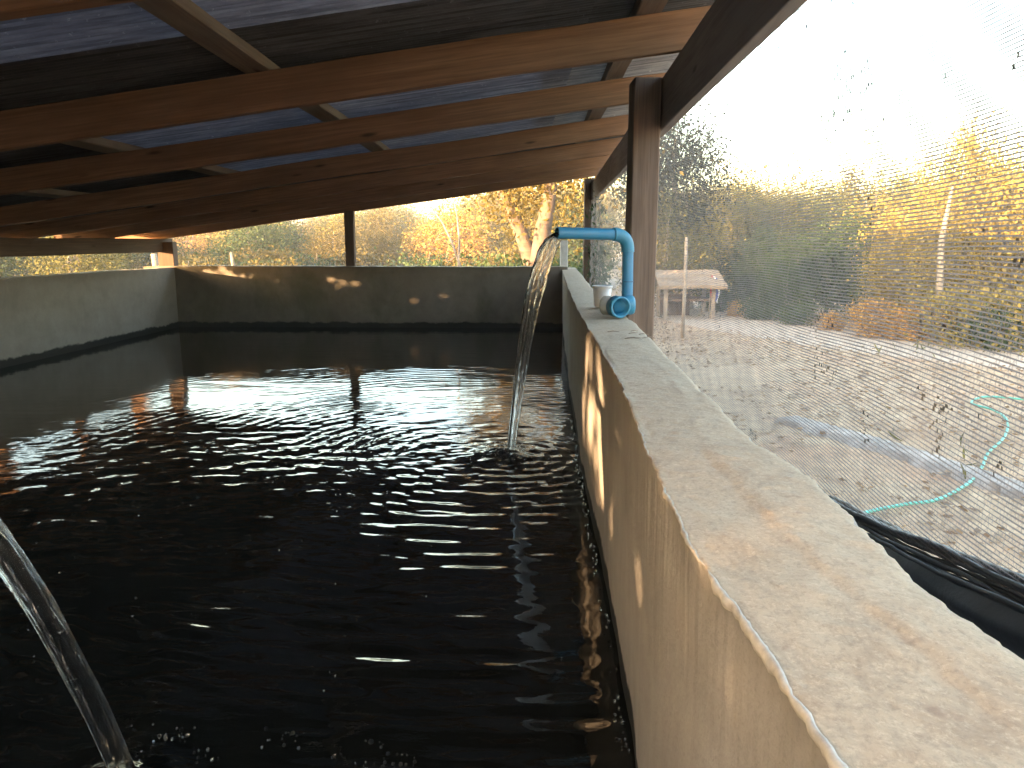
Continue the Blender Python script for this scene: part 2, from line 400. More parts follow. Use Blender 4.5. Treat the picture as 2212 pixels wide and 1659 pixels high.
# right wall, sculpted: stations along Y, cross-section from the water side over the top to the yard side
ys = np.concatenate([np.arange(-1.2, .25, .12), np.arange(.25, 2.6, .006), np.arange(2.6, 10.3, .06)])
V = []
NF, NTOP, NO = 20, 34, 8
for y in ys:
    xi, xo = interp(IN_R, y), interp(OUT_R, y)
    e = .004 * nz((0, y, 0), 5, 1) + .0035 * nz((0, y, 0), 19, 2) + .0030 * nz((0, y, 0), 48, 3) + .0018 * nz((0, y, 0), 120, 4)
    chip = max(0, nz((0, y, 0), 6.5, 8) - .18) * .05 if y > 1.2 else 0
    eo = .009 * nz((0, y, 0), 3.2, 5) + .006 * nz((0, y, 0), 13, 6) + .0045 * nz((0, y, 0), 44, 7) + .002 * nz((0, y, 0), 110, 9)
    lip = max(0.0, min(1.0, (1.12 - y) / .12)) * (.75 + .5 * nz((0, y, 0), 9, 11))
    if y > 1.12: lip = max(0, nz((0, y, 0), 4.3, 12) + .05) * .55 * (1 if y < 3.2 else .4)
    zr = RIM + .006 * nz((0, y, 0), 1.3, 21) + .002 * nz((0, y, 0), 8, 22)
    for k in range(NF):                                  # water-side face, from below the water up
        f = k / (NF - 1); z = .25 + (zr - .012 - .25) * f ** .8
        bul = .012 * nz((0, y, z), 1.4, 31) + .005 * nz((0, y, z), 5, 32)
        V.append((xi + .008 * (1 - f) * 1.5 + bul * (1 - f ** 6) + e * f ** 6 + .004 * lip, y, z))
    V.append((xi + e - .0005, y, zr - .006))                          # the arris
    V.append((xi + e - .0008, y, zr - .0015))
    V.append((xi + e + .0012, y, zr - .0003))
    V.append((xi + e + .005, y, zr + .0004 - chip * .2))
    for k in range(NTOP):
        f = k / (NTOP - 1); x = xi + e + .012 + (xo + eo - .012 - xi - e - .012) * f
        z = zr + .004 * math.sin(f * 3.1) + .0022 * nz((x, y, 0), 7, 41) + .0016 * nz((x, y, 0), 38, 42) + .0009 * nz((x, y, 0), 95, 44)
        z += .004 * max(0, math.tanh(18 * (f - .52 - .10 * math.sin(y * 4) - .12 * nz((0, y, 0), 2.2, 43)))) * (1 if y < 1.3 else .3)
        z -= .003 * max(0, (f - .95) / .05)
        V.append((x, y, z))
    for k in range(NO):
        f = k / (NO - 1); z = zr - .02 - f * (zr - .02 + .05)
        V.append((xo + eo * (1 - f) + .004 * nz((1, y, z), 4, 51), y, z))
def lip_strip(y0, y1, size, sd):
    Vl = []; ysl = np.arange(y0, y1, .005); m = len(ysl)
    for i, y in enumerate(ysl):
        xi = interp(IN_R, y); e = .004 * nz((0, y, 0), 5, 1) + .0035 * nz((0, y, 0), 19, 2) + .0030 * nz((0, y, 0), 48, 3) + .0018 * nz((0, y, 0), 120, 4)
        zr = RIM + .006 * nz((0, y, 0), 1.3, 21) + .002 * nz((0, y, 0), 8, 22)
        f = min(1, i / 8, (m - 1 - i) / 8) * size * (.8 + .55 * nz((0, y, 0), 14, sd) + .35 * nz((0, y, 0), 55, sd + 1))
        for (a, b) in ((.001, -.012), (-.0035, -.009), (-.0055, -.003), (-.0045, .002), (-.0015, .0042), (.0015, .003), (.003, .0)):
            Vl.append((xi + e + a * f + .0006 * nz((a * 900, y, b * 900), 60, sd), y, zr + b * f - .001 + .0006 * nz((b * 900, y, a * 900), 70, sd)))
    o = new_obj('plaster_lip', np_mesh('plaster_lip', np.array(Vl), grid_faces(m, 7), False), M['lip']); put(o, tank)
M['lip'] = plain('pale_plaster', (.52, .475, .43), .85, .22, 60, kind='pos', bump=.5)
lip_strip(.28, .80, 1.0, 5); lip_strip(.80, 1.10, .7, 6); lip_strip(1.22, 1.5, .5, 7); lip_strip(1.7, 2.25, .55, 8)
ncs = NF + 4 + NTOP + NO
me = np_mesh('wall', np.array(V), grid_faces(len(ys), ncs), True)
wr = new_obj('wall', me, M['wall']); put(wr, tank); wr['label'] = 'near right wall with a broad worn top and a ragged plaster edge'
def panel_wall(p0, p1, thick, top, mat, label, seedv, nseg=120):
    """straight wall from p0 to p1, its water side on the left of that direction"""
    p0, p1 = Vector((*p0, 0)), Vector((*p1, 0)); d = (p1 - p0).normalized(); s = Vector((d.y, -d.x, 0)); L = (p1 - p0).length
    V = []; nr = 12
    for i in range(nseg + 1):
        q = p0 + d * L * i / nseg; zt = top + .010 * nz(q, .9, seedv) + .005 * nz(q, 5, seedv + 1)
        for k in range(nr):
            f = k / (nr - 1); z = .25 + (zt - .008 - .25) * f
            b = s * (.010 * nz((q.x, q.y, z), 1.3, seedv + 2) + .003 * nz((q.x, q.y, z), 6, seedv + 3)); V.append((q.x + b.x, q.y + b.y, z))
        for k in range(4):
            f = k / 3; b = q + s * (.006 + (thick - .012) * f); V.append((b.x, b.y, zt + .004 * nz(b, 8, seedv + 4)))
        for k in range(3):
            b = q + s * thick; V.append((b.x, b.y, zt - .01 - (zt + .03) * k / 2))
    me = np_mesh('wall', np.array(V), grid_faces(nseg + 1, nr + 7), True)
    bm = bmesh.new(); bm.from_mesh(me); bmesh.ops.recalc_face_normals(bm, faces=bm.faces); bm.to_mesh(me); bm.free()
    o = new_obj('wall', me, mat); put(o, tank); o['label'] = label; return o
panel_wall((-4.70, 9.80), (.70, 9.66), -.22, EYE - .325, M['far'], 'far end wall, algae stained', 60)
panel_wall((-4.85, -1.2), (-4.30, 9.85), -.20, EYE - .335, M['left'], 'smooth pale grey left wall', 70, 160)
panel_wall((.25, -1.05), (-4.9, -1.05), -.2, EYE - .34, M['left'], 'near end wall behind the viewpoint', 80, 60)

# ------------------------------------------------------------------ water
NX, NYW = 330, 760
yw = np.concatenate([np.linspace(-1.1, .9, 40, endpoint=False), np.linspace(.9, 5.2, 420, endpoint=False), np.linspace(5.2, 9.82, 300)])
NYW = len(yw)
u = np.linspace(0, 1, NX)
xl = np.interp(yw, [-1.2, 9.85], [-4.95, -4.40]); xr = np.interp(yw, [a for a, b in IN_R], [b + .10 for a, b in IN_R])
X = xl[:, None] + (xr - xl)[:, None] * u[None, :]; Y = np.repeat(yw[:, None], NX, 1)
I1 = on(1102, 985, WATER); I2 = Vector((-.80, 1.36, WATER))
Z = np.zeros_like(X)
wob = fbm(X, Y, 31, 4, 2.6); wob2 = fbm(X, Y, 32, 4, 3.6); wob3 = fbm(X, Y, 34, 3, 5.0)
I3 = Vector((.62, I1.y + .1, 0)); I4 = Vector((I1.x - .25, I1.y - .15, 0))
for (c, A, lam, fall, k1) in ((I1, .0022, .086, 2.6, 1), (I4, .0009, .056, 2.2, 1), (I3, .0013, .120, 2.2, 1), (I2, .0009, .105, 1.2, 0)):
    rr = np.hypot(X - c.x, Y - c.y)
    amp = A * np.exp(-rr / fall) * np.clip(rr / .12, 0, 1)
    amp = amp * np.where(k1, np.interp(Y - c.y, [-.6, .5], [1.0, .95]) * np.interp(X, [-2.7, -1.3], [.2, 1]), 1)
    Z += amp * np.sin(2 * math.pi * rr / lam + 2.4 * wob + 1.2 * wob3) * np.clip(.45 + .9 * wob2, -.2, 1.6)
chop = np.exp(-np.hypot((X - I1.x + .8) / 1.5, (Y - I1.y + .2) / 1.0) ** 2)
near = np.interp(Y, [1.2, 1.8, 3.2, 4.2], [.5, 1, 1, 0]) * np.interp(X, [-1.9, -1.1], [.12, 1])
Z += .0027 * np.sin(2 * math.pi * (Y + .10 * np.cos(X * 1.3) + .05 * wob + .03 * wob3) / .125) * np.clip(.35 + .8 * wob2, 0, 1.2) * near
Z += .0024 * fbm(X * .8, Y, 35, 4, 32) * (.04 + chop) + .0010 * fbm(X * .45, Y * 1.5, 36, 3, 17) * np.interp(X, [-3.0, -1.2], [.3, 1]) * np.interp(Y, [4.5, 6], [1, .5]) + .0026 * fbm(X * .6, Y, 37, 2, 4.2) * np.interp(Y, [4.5, 6], [1, .4])
Z += .028 * np.exp(-(np.hypot(X - I1.x + .05, Y - I1.y) / .13) ** 2) * (1 + .6 * fbm(X, Y, 38, 3, 40))
Z += .02 * np.exp(-(np.hypot(X - I2.x, Y - I2.y) / .10) ** 2) * (1 + .6 * fbm(X, Y, 39, 3, 40))
w = new_obj('water', np_mesh('water', np.stack([X, Y, WATER + Z], 2).reshape(-1, 3), grid_faces(NYW, NX)[:, ::-1], True), M['water']); tag(w, kind='structure')

# ------------------------------------------------------------------ shelter over the tank
roof = thing('tank_shelter', (-2, 4.5, 0), 'low lean-to roof of orange rafters and blue grey sheets over the tank', 'roof shelter')
def rz(x): return EYE + .655 + .14 * x        # underside of the rafters
def rail_x(y): return .503 + .053 * y           # inner face of the eave beam
SL = Vector((1, 0, .14)).normalized()
RAFT_Y = [.40, 1.81, 3.22, 4.40, 5.90, 7.30, 8.70, 10.06]
for i, y in enumerate(RAFT_Y):
    hgt = (.15, .15, .150, .135, .14, .14, .14, .15)[i]
    x0, x1 = -5.15, rail_x(y) + .20
    jy = random.uniform(-.02, .02)
    timber('rafter', (x0, y + .03 + jy, rz(x0) + hgt / 2), (x1, y + .03 - jy, rz(x1) + hgt / 2), .052, hgt, M['rafter'], roof, c=.004, wob=.005)
# second tier tail rafters over the left plate are part of the same run; battens lie across the rafters
for x in (-4.55, -3.45, -2.25, -1.02, .42):
    dx = .0 if x != .42 else .03
    timber('batten', (x, -.55, rz(x) + .152 + .024), (x + dx * 11, 10.35, rz(x + dx * 11) + .152 + .024), .105, .046, M['batten'], roof, up=(-.14, 0, 1), c=.004, wob=.004)
# corrugated sheets
def sheet_mesh(width, length, pitch=.033, amp=.0105):
    n = int(width / pitch * 6); ns = 7; V = []
    for i in range(ns):
        for j in range(n + 1):
            y = width * j / n; V.append((length * i / (ns - 1), y, amp * math.sin(2 * math.pi * y / pitch)))
    return np_mesh('roof_sheet', np.array(V), grid_faces(ns, n + 1)[:, ::-1], True)
SHEET = {}
rows = [(-.65, .78, 'b'), (.09, .80, 'b'), (.85, .80, 'b'), (1.6, 1.28, 'b'), (2.84, .66, 'd'), (3.46, .74, 'd'), (4.14, .86, 'b'), (4.95, .86, 'b'), (5.75, .7, 'b'), (6.4, .9, 'b'), (7.24, .9, 'd'), (8.08, .9, 'b'), (8.92, .8, 'd'), (9.66, .72, 'd')]
ang = math.atan(.14)
for r_, (y0, wd, kind) in enumerate(rows):
    for tier in (0, 1, 2):
        xs = (-5.3, -2.45, .16)[tier]; L = (2.97, 2.77, rail_x(y0) + .27 - .16)[tier] / math.cos(ang)
        k = kind
        if tier == 0: k = {'b': 'd' if y0 > 2.8 else 'b', 'g': 'd', 'd': 'd'}[kind]
        if tier == 2: k = 'g' if kind != 'd' else 'd'
        key = (round(wd, 3), tier, k) + ((r_,) if tier == 2 else ())
        if key not in SHEET:
            SHEET[key] = sheet_mesh(wd, L); SHEET[key].materials.append(M[{'b': 'sheet_blue', 'd': 'sheet_dark', 'g': 'sheet_grey'}[k]])
        o = bpy.data.objects.new('roof_sheet', SHEET[key]); COL.objects.link(o)
        o.location = (xs, y0 + random.uniform(-.01, .01), rz(xs) + .152 + .047 + .009 + .006 * tier + .005 * (r_ % 2)); o.rotation_euler = (0, -ang + random.uniform(-.001, .001), random.uniform(-.003, .003)); put(o, roof)
# eave beam outside the posts on the right, plate on the left
def rpt(y, dx, z): return Vector((rail_x(y) + dx, y, z))
timber('eave_beam', rpt(-.6, .021, EYE + .625), rpt(10.3, .021, EYE + .625), .04, .235, M['beam'], roof, c=.003, wob=.003)
timber('wall_plate', (-4.86, -.9, EYE - .062), (-4.50, 10.2, EYE - .062), .055, .17, M['post_dark'], roof, c=.004, wob=.004)
def post(x0, x1, y0, y1, z0, z1, m, label=None):
    o = timber('post', ((x0 + x1) / 2, (y0 + y1) / 2, z0), ((x0 + x1) / 2, (y0 + y1) / 2, z1), x1 - x0, y1 - y0, m, roof, up=(0, 1, 0), c=.005, wob=.003)
    if label: o['label'] = label
    return o
post(.565, .692, 3.68, 3.86, -.05, EYE + .735, M['post'], 'square post behind the blue pipe')
post(.925, 1.075, 9.9, 10.05, -.05, EYE + .77, M['post_dark'], 'dark post at the far right corner')
post(.42, .545, .02 - .5, .12 - .5, -.05, EYE + .7, M['post'])
post(-4.56, -4.36, 9.92, 10.05, -.05, EYE - .02, M['post_dark'], 'short post on the far left corner')
post(-2.14, -2.02, 9.9, 10.0, -.05, EYE + .37, M['post_dark'], 'thin post in the middle of the far wall')
post(-4.90, -4.78, 3.0, 3.12, RIM + .02, EYE - .149, M['post_dark'])
post(-5.0, -4.88, -.7, -.58, RIM + .02, EYE - .149, M['post_dark'])

# ------------------------------------------------------------------ shade net along the right side
net = thing('shade_net', (1.0, 3, 0), 'sheer knitted shade net hung along the right side below the eave', 'shade net')
def net_x(y, z):
    return .60 + .04 * y + .010 * np.sin(y * 1.7 + z * 2) + .004 * np.sin(y * 3.1 - z * 4)
def net_low(y): return EYE - .40 - .175 * np.clip(y - .7, 0, 2.0)
ROW = .0066; z_top = EYE + .735
def sag(y, z0): return z0 + .010 * np.sin(y * 2.3 + z0 * 3) + .006 * np.sin(y * 5.7 + z0 * 9)
rowz = np.arange(EYE - .84, z_top, ROW)
yy = np.concatenate([np.arange(-.6, .5, .15), np.arange(.5, 4.2, .05), np.arange(4.2, 10.25, .2)])
Vs, Fs, base = [], [], 0
for z0 in rowz:
    z = sag(yy, z0); ok = z > net_low(yy)
    if ok.sum() < 2: continue
    h = .00104 + .0003 * np.sin(yy * 37 + z0 * 900)
    x = net_x(yy, z); n = len(yy)
    P = np.stack([np.stack([x, yy, z - h], 1), np.stack([x, yy, z + h], 1)], 1).reshape(-1, 3)
    i = np.arange(n - 1); i = i[ok[:-1] & ok[1:]] * 2
    Vs.append(P); Fs.append(np.stack([i, i + 2, i + 3, i + 1], 1) + base); base += len(P)
o = new_obj('strand', np_mesh('strand', np.concatenate(Vs), np.concatenate(Fs)), M['net']); put(o, net); tag(o, kind='stuff')
Vs, Fs, base = [], [], 0
r2 = np.random.default_rng(5)
for z0 in rowz[:-1]:
    for (a, b, st, wd) in ((.4, 2.4, .0072, .0007), (2.4, 4.2, .0105, .0009), (4.2, 10.2, .03, .0052)):
        yc = np.arange(a, b, st) + r2.uniform(-.0012, .0012, len(np.arange(a, b, st)))
        z = sag(yc, z0); ok = z > net_low(yc); yc = yc[ok]
        if len(yc) == 0: continue
        keep = r2.random(len(yc)) > .25; yc = yc[keep]
        lean = r2.uniform(-.0016, .0016, len(yc))
        for part in (0, 1):                         # upright, then the diagonal back
            ya, yb = (yc, yc + lean) if part == 0 else (yc + lean, yc + st * .62 + lean)
            za, zb = (sag(ya, z0), sag(yb, z0) + ROW) if part == 0 else (sag(ya, z0) + ROW, sag(yb, z0))
            if part == 1 and st > .02: continue
            xa, xb = net_x(ya, za), net_x(yb, zb); s = wd / 2 * (1 if part == 0 else .8)
            P = np.stack([np.stack([xa, ya - s, za], 1), np.stack([xa, ya + s, za], 1), np.stack([xb, yb + s, zb], 1), np.stack([xb, yb - s, zb], 1)], 1).reshape(-1, 3)
            i = np.arange(len(ya)) * 4; Vs.append(P); Fs.append(np.stack([i, i + 1, i + 2, i + 3], 1) + base); base += len(P)
o = new_obj('stitch', np_mesh('stitch', np.concatenate(Vs), np.concatenate(Fs)), M['net']); put(o, net); tag(o, kind='stuff')
# dirt caught in the mesh, in loose clusters
Vs, Fs, base = [], [], 0
nc = 24000
cy = r2.uniform(.5, 4.6, nc); cz = r2.uniform(EYE - .75, EYE + .72, nc)
dens = fbm(cy, cz, 77, 3, 7) + .5 * fbm(cy, cz, 78, 2, 40) + .35 * np.clip((cz - EYE - .2) * 2, -.6, .8)
ok = (dens > np.where(cz > EYE + .15, .22, .5)) & (cz > net_low(cy)); cy, cz = cy[ok], cz[ok]
i0 = np.round((cz - rowz[0]) / ROW); cz = rowz[0] + i0 * ROW; wl = .0030 * r2.integers(1, 3, len(cy)) * r2.uniform(.7, 1.2, len(cy)); hh = ROW * r2.choice([.55, .8, 1.0], len(cy)); sl = r2.uniform(-.002, .002, len(cy))
x = net_x(cy, cz) - .0006
for dy, dz in ((-.5, 0), (.5, 0), (.5, 1), (-.5, 1)): Vs.append(np.stack([x, cy + wl * dy + sl * dz, sag(cy, cz) + hh * dz], 1))
P = np.stack(Vs, 1).reshape(-1, 3); i = np.arange(len(cy)) * 4
o = new_obj('dirt_speck', np_mesh('dirt_speck', P, np.stack([i, i + 1, i + 2, i + 3], 1)), M['net_dirt']); put(o, net); tag(o, kind='stuff')
# rolled hem and black sheet at the foot of the net
for q in range(16):
    hp = []; oa, ob = random.uniform(-.012, .012), random.uniform(-.022, .014)
    for k in range(110):
        y = .25 + k * .022; z = float(net_low(y)); hp.append((float(net_x(y, z)) + oa + .007 * nz((y, q * 3.3, 0), 5, 2), y, z + ob + .010 * nz((y, q * 2.1, 5), 4, 6) + .003 * nz((y, q, 1), 30, 6)))
    o = new_obj('rolled_hem', tube_mesh('rolled_hem', hp, random.uniform(.003, .0055), 6), M['black_plastic']); put(o, net)
V = []
for i in range(150):
    y = .2 + i * .021
    for k in range(40):
        z = float(net_low(y)) - .01 - k * .0125
        V.append((float(net_x(y, z)) - .004 - .003 * k + .016 * nz((y, k * .1, 0), 3.0, 14) + .005 * nz((y, k * .25, 0), 11, 15) + .0045 * math.sin(k * 1.9 + 2 * nz((y, k * .1, 3), 6, 1)), y, max(.02, z)))
o = new_obj('black_skirt', np_mesh('black_skirt', np.array(V), grid_faces(150, 40), True), M['black_plastic']); put(o, net)

# ------------------------------------------------------------------ blue pipe, its stream, the white tub
PR = .0262
def elbow_mesh(name, a, corner, b, r, n=10):
    a, corner, b = Vector(a), Vector(corner), Vector(b); pts = []
    for k in range(n + 1):
        s = k / n; pts.append(a * (1-s)**2 + corner * 2*s*(1-s) + b * s*s)
    return tube_mesh(name, pts, r, 20, False)
mouth = at(1203, 503, 3.47); eb = at(1357, 507, 3.60); foot = Vector((eb.x + .004, 3.60, EYE - .285))
spout = thing('pipe_spout', (eb.x, 3.6, RIM), 'bright blue pipe elbow standing on the wall in front of the square post', 'water pipe')
dirp = (mouth - eb).normalized()
pipe_obj('pipe', mouth, eb - dirp * -.055, PR, M['pvc'], spout)
pipe_obj('pipe', eb + Vector((0, 0, -.04)), foot, PR, M['pvc'], spout)
o = new_obj('elbow', elbow_mesh('elbow', eb + dirp * .075, eb, eb + Vector((0, 0, -.075)), PR + .0045, 14), M['pvc_fit']); put(o, spout)
for nm, p, d in (('joint_ring', eb + dirp * .078, dirp), ('joint_ring', eb + Vector((0, 0, -.078)), Vector((0, 0, -1)))):
    o = new_obj(nm, lathe(nm, (0, 0, 0), d, [(-.004, PR + .004), (-.004, PR + .0052), (.001, PR + .005), (.001, PR)], 24), M['pvc_fit']); o.location = p; put(o, spout)
o = new_obj('joint_ring', lathe('joint_ring', (0, 0, 0), (0, 0, 1), [(-.0015, PR), (-.0015, PR + .0012), (.0015, PR + .0012), (.0015, PR)], 24), M['pvc_seam']); o.location = (foot.x, foot.y, EYE - .19); put(o, spout)
tee = at(1341, 664, 3.47); tdir = Vector((.30, -.95, -.02)).normalized()
TR = .049
o = new_obj('tee_socket', lathe('tee_socket', (0, 0, 0), tdir, [(-.055, TR - .004), (-.055, TR), (0, TR), (.002, TR - .002), (.002, TR - .0085), (-.07, TR - .0095), (-.09, .0)], 36), M['pvc_fit']); o.location = tee; put(o, spout)
back = tee - tdir * .056
o = new_obj('tee_body', lathe('tee_body', (0, 0, 0), Vector((1, .15, 0)), [(-.03, .001), (-.03, .038), (.055, .046), (.068, .042), (.07, .001)], 28), M['pvc_fit']); o.location = back + Vector((.02, .03, .002)); put(o, spout)
gdir = Vector((-.90, .42, .0)).normalized()
o = new_obj('pipe_stub', lathe('pipe_stub', (0, 0, 0), gdir, [(.0, .030), (.0, .044), (.03, .0455), (.055, .044), (.064, .036), (.066, .002)], 32), M['pvc_grey']); o.location = back + Vector((-.0, .02, .0)); put(o, spout)
o['label'] = 'grey pipe stub lying on the wall'

def stream_mesh(name, pts, wids, thick, axis, seed_, seg=18):
    V, F = [], []; n = len(pts)
    for i, p in enumerate(pts):
        d = (pts[min(i+1, n-1)] - pts[max(i-1, 0)]).normalized()
        a = (Vector(axis) - d * Vector(axis).dot(d)).normalized(); b = d.cross(a)
        for k in range(seg):
            th = 2 * math.pi * k / seg
            r_ = 1 + .16 * nz((math.cos(th) * 1.6, math.sin(th) * 1.6, i * .045), 1.5, seed_) + .08 * nz((math.cos(th) * 3, math.sin(th) * 3, i * .16), 1.6, seed_ + 3)
            # rope-like edges: thick at both sides, thin film between
            ca, sa = math.cos(th), math.sin(th)
            tk = thick[i] * (.35 + .85 * abs(ca) ** 1.6)
            V.append(p + a * ca * wids[i] * r_ + b * sa * tk * r_)
    for i in range(n - 1):
        for k in range(seg): F.append((i*seg + k, i*seg + (k+1) % seg, (i+1)*seg + (k+1) % seg, (i+1)*seg + k))
    F.append(tuple(range(seg - 1, -1, -1))); F.append(tuple((n-1)*seg + k for k in range(seg)))
    me = mesh(name, V, F, True); bm = bmesh.new(); bm.from_mesh(me); bmesh.ops.recalc_face_normals(bm, faces=bm.faces); bm.to_mesh(me); bm.free()
    me.polygons.foreach_set('use_smooth', [True] * len(me.polygons)); return me
def fall(p0, p1, drop_up, n):
    """ballistic path from p0 to p1; drop_up is the height already fallen at p0"""
    H0, H1 = drop_up, drop_up + (p0.z - p1.z); t0, t1 = math.sqrt(H0), math.sqrt(H1); out = []
    for i in range(n):
        t_ = t0 + (t1 - t0) * i / (n - 1); f = (t_ - t0) / (t1 - t0)
        q = p0.lerp(p1, f); q.z = p0.z - (t_ * t_ - H0); out.append(q)
    return out
m0 = mouth + dirp * -.01
n = 90; pts = fall(Vector((m0.x, m0.y, m0.z - .004)), Vector((I1.x, I1.y, WATER - .02)), .004, n)
wd = [np.interp(i / (n-1), [0, .05, .22, .5, .8, 1], [.023, .038, .055, .044, .029, .020]) for i in range(n)]
tk = [np.interp(i / (n-1), [0, .1, .5, 1], [.018, .012, .009, .011]) for i in range(n)]
o = new_obj('water_stream', stream_mesh('water_stream', [p - pts[-1] for p in pts], wd, tk, (.9, .35, .25), 3), M['stream']); o.location = pts[-1]
tag(o, 'clear water stream falling from the blue pipe beside the right wall', 'water stream')
def ropes(st, pts, wd, axis, sds, rad):
    for sgn, sd in sds:
        q = []; rr = []
        for i, p in enumerate(pts):
            f = i / (len(pts) - 1); q.append(p - pts[-1] + Vector(axis).normalized() * wd[i] * (sgn * .85 + .35 * nz((f * 4, sd, 0), 1.0, sd)) + Vector((0, .006 * nz((f * 6, 0, sd), 1.0, sd), 0)))
            rr.append(rad * (1.1 - .5 * f) * (1 + .7 * nz((f * 16, sd, 3), 1.0, sd)))
        o = new_obj('water_strand', tube_mesh('water_strand', q, rr, 8), M['stream'], st)
ropes(o, pts, wd, (.9, .35, .25), ((1, 3), (-1, 5), (.2, 7), (-.4, 9)), .0045)
# second pipe out of view on the left and its stream
mouth2 = Vector((-1.125, 1.30, EYE - .365))
sp2 = thing('pipe_spout', (-1.36, -1.1, RIM), 'blue pipe just outside the left of the picture that feeds the corner stream', 'water pipe')
pipe_obj('pipe', (-1.36, -1.05, EYE - .335), (-1.36, 1.26, EYE - .335), PR, M['pvc'], sp2); pipe_obj('pipe', (-1.32, 1.30, EYE - .345), mouth2, PR, M['pvc'], sp2)
o = new_obj('elbow', elbow_mesh('elbow', (-1.36, 1.22, EYE - .335), (-1.36, 1.30, EYE - .335), (-1.28, 1.30, EYE - .345), PR + .0045), M['pvc_fit']); put(o, sp2)
pipe_obj('pipe', (-1.36, -1.12, .0), (-1.36, -1.12, EYE - .30), PR, M['pvc'], sp2)
pts = fall(mouth2, Vector((-.785, 1.385, WATER - .02)), .002, 80)
wd = [np.interp(i / 79, [0, .2, .5, 1], [.024, .036, .038, .030]) for i in range(80)]; tk = [np.interp(i / 79, [0, .3, 1], [.02, .016, .014]) for i in range(80)]
o = new_obj('water_stream', stream_mesh('water_stream', [p - pts[-1] for p in pts], wd, tk, (.8, -.2, .5), 13), M['stream']); o.location = pts[-1]
tag(o, 'thick bluish water stream pouring down in the lower left corner', 'water stream')
ropes(o, pts, wd, (.8, -.2, .5), ((1, 13), (-1, 15)), .006)
# drops and bubbles
def drops(name, cents, rads, mat, flat=1.0):
    bm = bmesh.new()
    for c, r_ in zip(cents, rads):
        mt = Matrix.Translation(c) @ Matrix.Diagonal((r_, r_, r_ * flat, 1)); bmesh.ops.create_icosphere(bm, subdivisions=1 if r_ < .006 else 2, radius=1, matrix=mt)
    me = bpy.data.meshes.new(name); bm.to_mesh(me); bm.free(); me.polygons.foreach_set('use_smooth', [True] * len(me.polygons)); return new_obj(name, me, mat)
cs, rs = [], []
for k in range(330):
    a = random.uniform(0, 6.28); d = abs(random.gauss(0, .12)); cs.append(Vector((I1.x - .03 + d * math.cos(a), I1.y + d * math.sin(a), WATER + abs(random.gauss(0, .035))))); rs.append(random.uniform(.001, .0042))
for k in range(40):
    p = random.choice(pts) ; cs.append(p + Vector((random.gauss(.02, .02), random.gauss(0, .03), random.gauss(0, .03)))); rs.append(random.uniform(.001, .003))
tag(drops('splash_drops', cs, rs, M['drop']), kind='stuff')
cs, rs = [], []
for k in range(13):
    c = on(random.uniform(330, 900), random.uniform(1570, 1670), WATER)
    for q in range(random.randint(3, 12)):
        cs.append(c + Vector((random.gauss(0, .018), random.gauss(0, .014), .001))); rs.append(abs(random.gauss(0, .002)) + .0012)
for k in range(120):                              # beads of froth along the foot of the right wall
    y = random.uniform(1.3, 4.6); cs.append(Vector((interp(IN_R, y) - random.uniform(-.004, .022), y, WATER + .003))); rs.append(random.uniform(.0015, .005))
for k in range(70):
    cs.append(Vector((random.uniform(-1.6, .2), random.uniform(1.3, 4.8), WATER + .002))); rs.append(random.uniform(.0015, .004))
tag(drops('bubbles', cs, rs, M['drop'], .75), kind='stuff')
# tub
tb = at(1300, 664, 4.08); tb.z = RIM + .012
tub = thing('plastic_tub', tb, 'small white plastic tub on the wall top behind the pipe fitting', 'tub')
o = new_obj('bowl', lathe('bowl', (0, 0, 0), (0, 0, 1), [(.0, .0), (.0, .036), (.004, .040), (.106, .051), (.106, .0485), (.006, .037), (.006, 0)], 32), M['tub']); o.parent = tub
o = new_obj('rim', lathe('rim', (0, 0, 0), (0, 0, 1), [(.100, .0515), (.100, .055), (.109, .0555), (.111, .053), (.108, .0485)], 32), M['tub']); o.parent = tub
# twigs dropped on the wall top in front of the fitting
for k in range(7):
    x = random.uniform(.36, .49); y = random.uniform(2.75, 3.05); a = random.uniform(-.6, .6)
    L = random.uniform(.03, .07); o = new_obj('twig', tube_mesh('twig', [(0, 0, 0), (L * .5, L * .2 * a, .003), (L, L * a, .001)], [.0012, .0015, .0008], 6), M['bark']); o.location = (x, y, RIM + .0075)
    tag(o, 'thin dark twig lying on the wall top before the pipe fitting', 'twig', 'twigs on the wall top')

# ------------------------------------------------------------------ foliage builders
def leaf_quads(cent, size, r, droop=.3, narrow=.5):
    n = len(cent)
    d = r.normal(size=(n, 3)); d[:, 2] -= droop; d /= np.linalg.norm(d, axis=1)[:, None]
    s = r.normal(size=(n, 3)); s -= d * (s * d).sum(1)[:, None]; s /= np.linalg.norm(s, axis=1)[:, None]
    L = (size * r.uniform(.6, 1.35, n))[:, None]; W = L * narrow
    nrm = np.cross(d, s) * L * .12
    P = np.stack([cent - d * L * .5, cent + s * W * .5 + nrm, cent + d * L * .5, cent - s * W * .5 + nrm], 1).reshape(-1, 3)
    i = np.arange(n) * 4
    return P, np.stack([i, i + 1, i + 2, i + 3], 1)
def crown_points(n, nclump, rx, ry, rz_, zc, r, loose=.22, low=-.8):
    c = r.normal(size=(nclump, 3)); c /= np.linalg.norm(c, axis=1)[:, None]; c *= (r.uniform(.25, 1, nclump) ** .5)[:, None]; c[:, 2] = np.clip(c[:, 2], low, 1)
    w = r.uniform(.3, 1.5, nclump); w /= w.sum(); k = r.choice(nclump, n, p=w)
    sp = r.uniform(.6, 1.4, nclump) * loose
    p = c[k] + r.normal(size=(n, 3)) * sp[k][:, None]
    return p * np.array([rx, ry, rz_]) + np.array([0, 0, zc]), c * np.array([rx, ry, rz_]) + np.array([0, 0, zc])
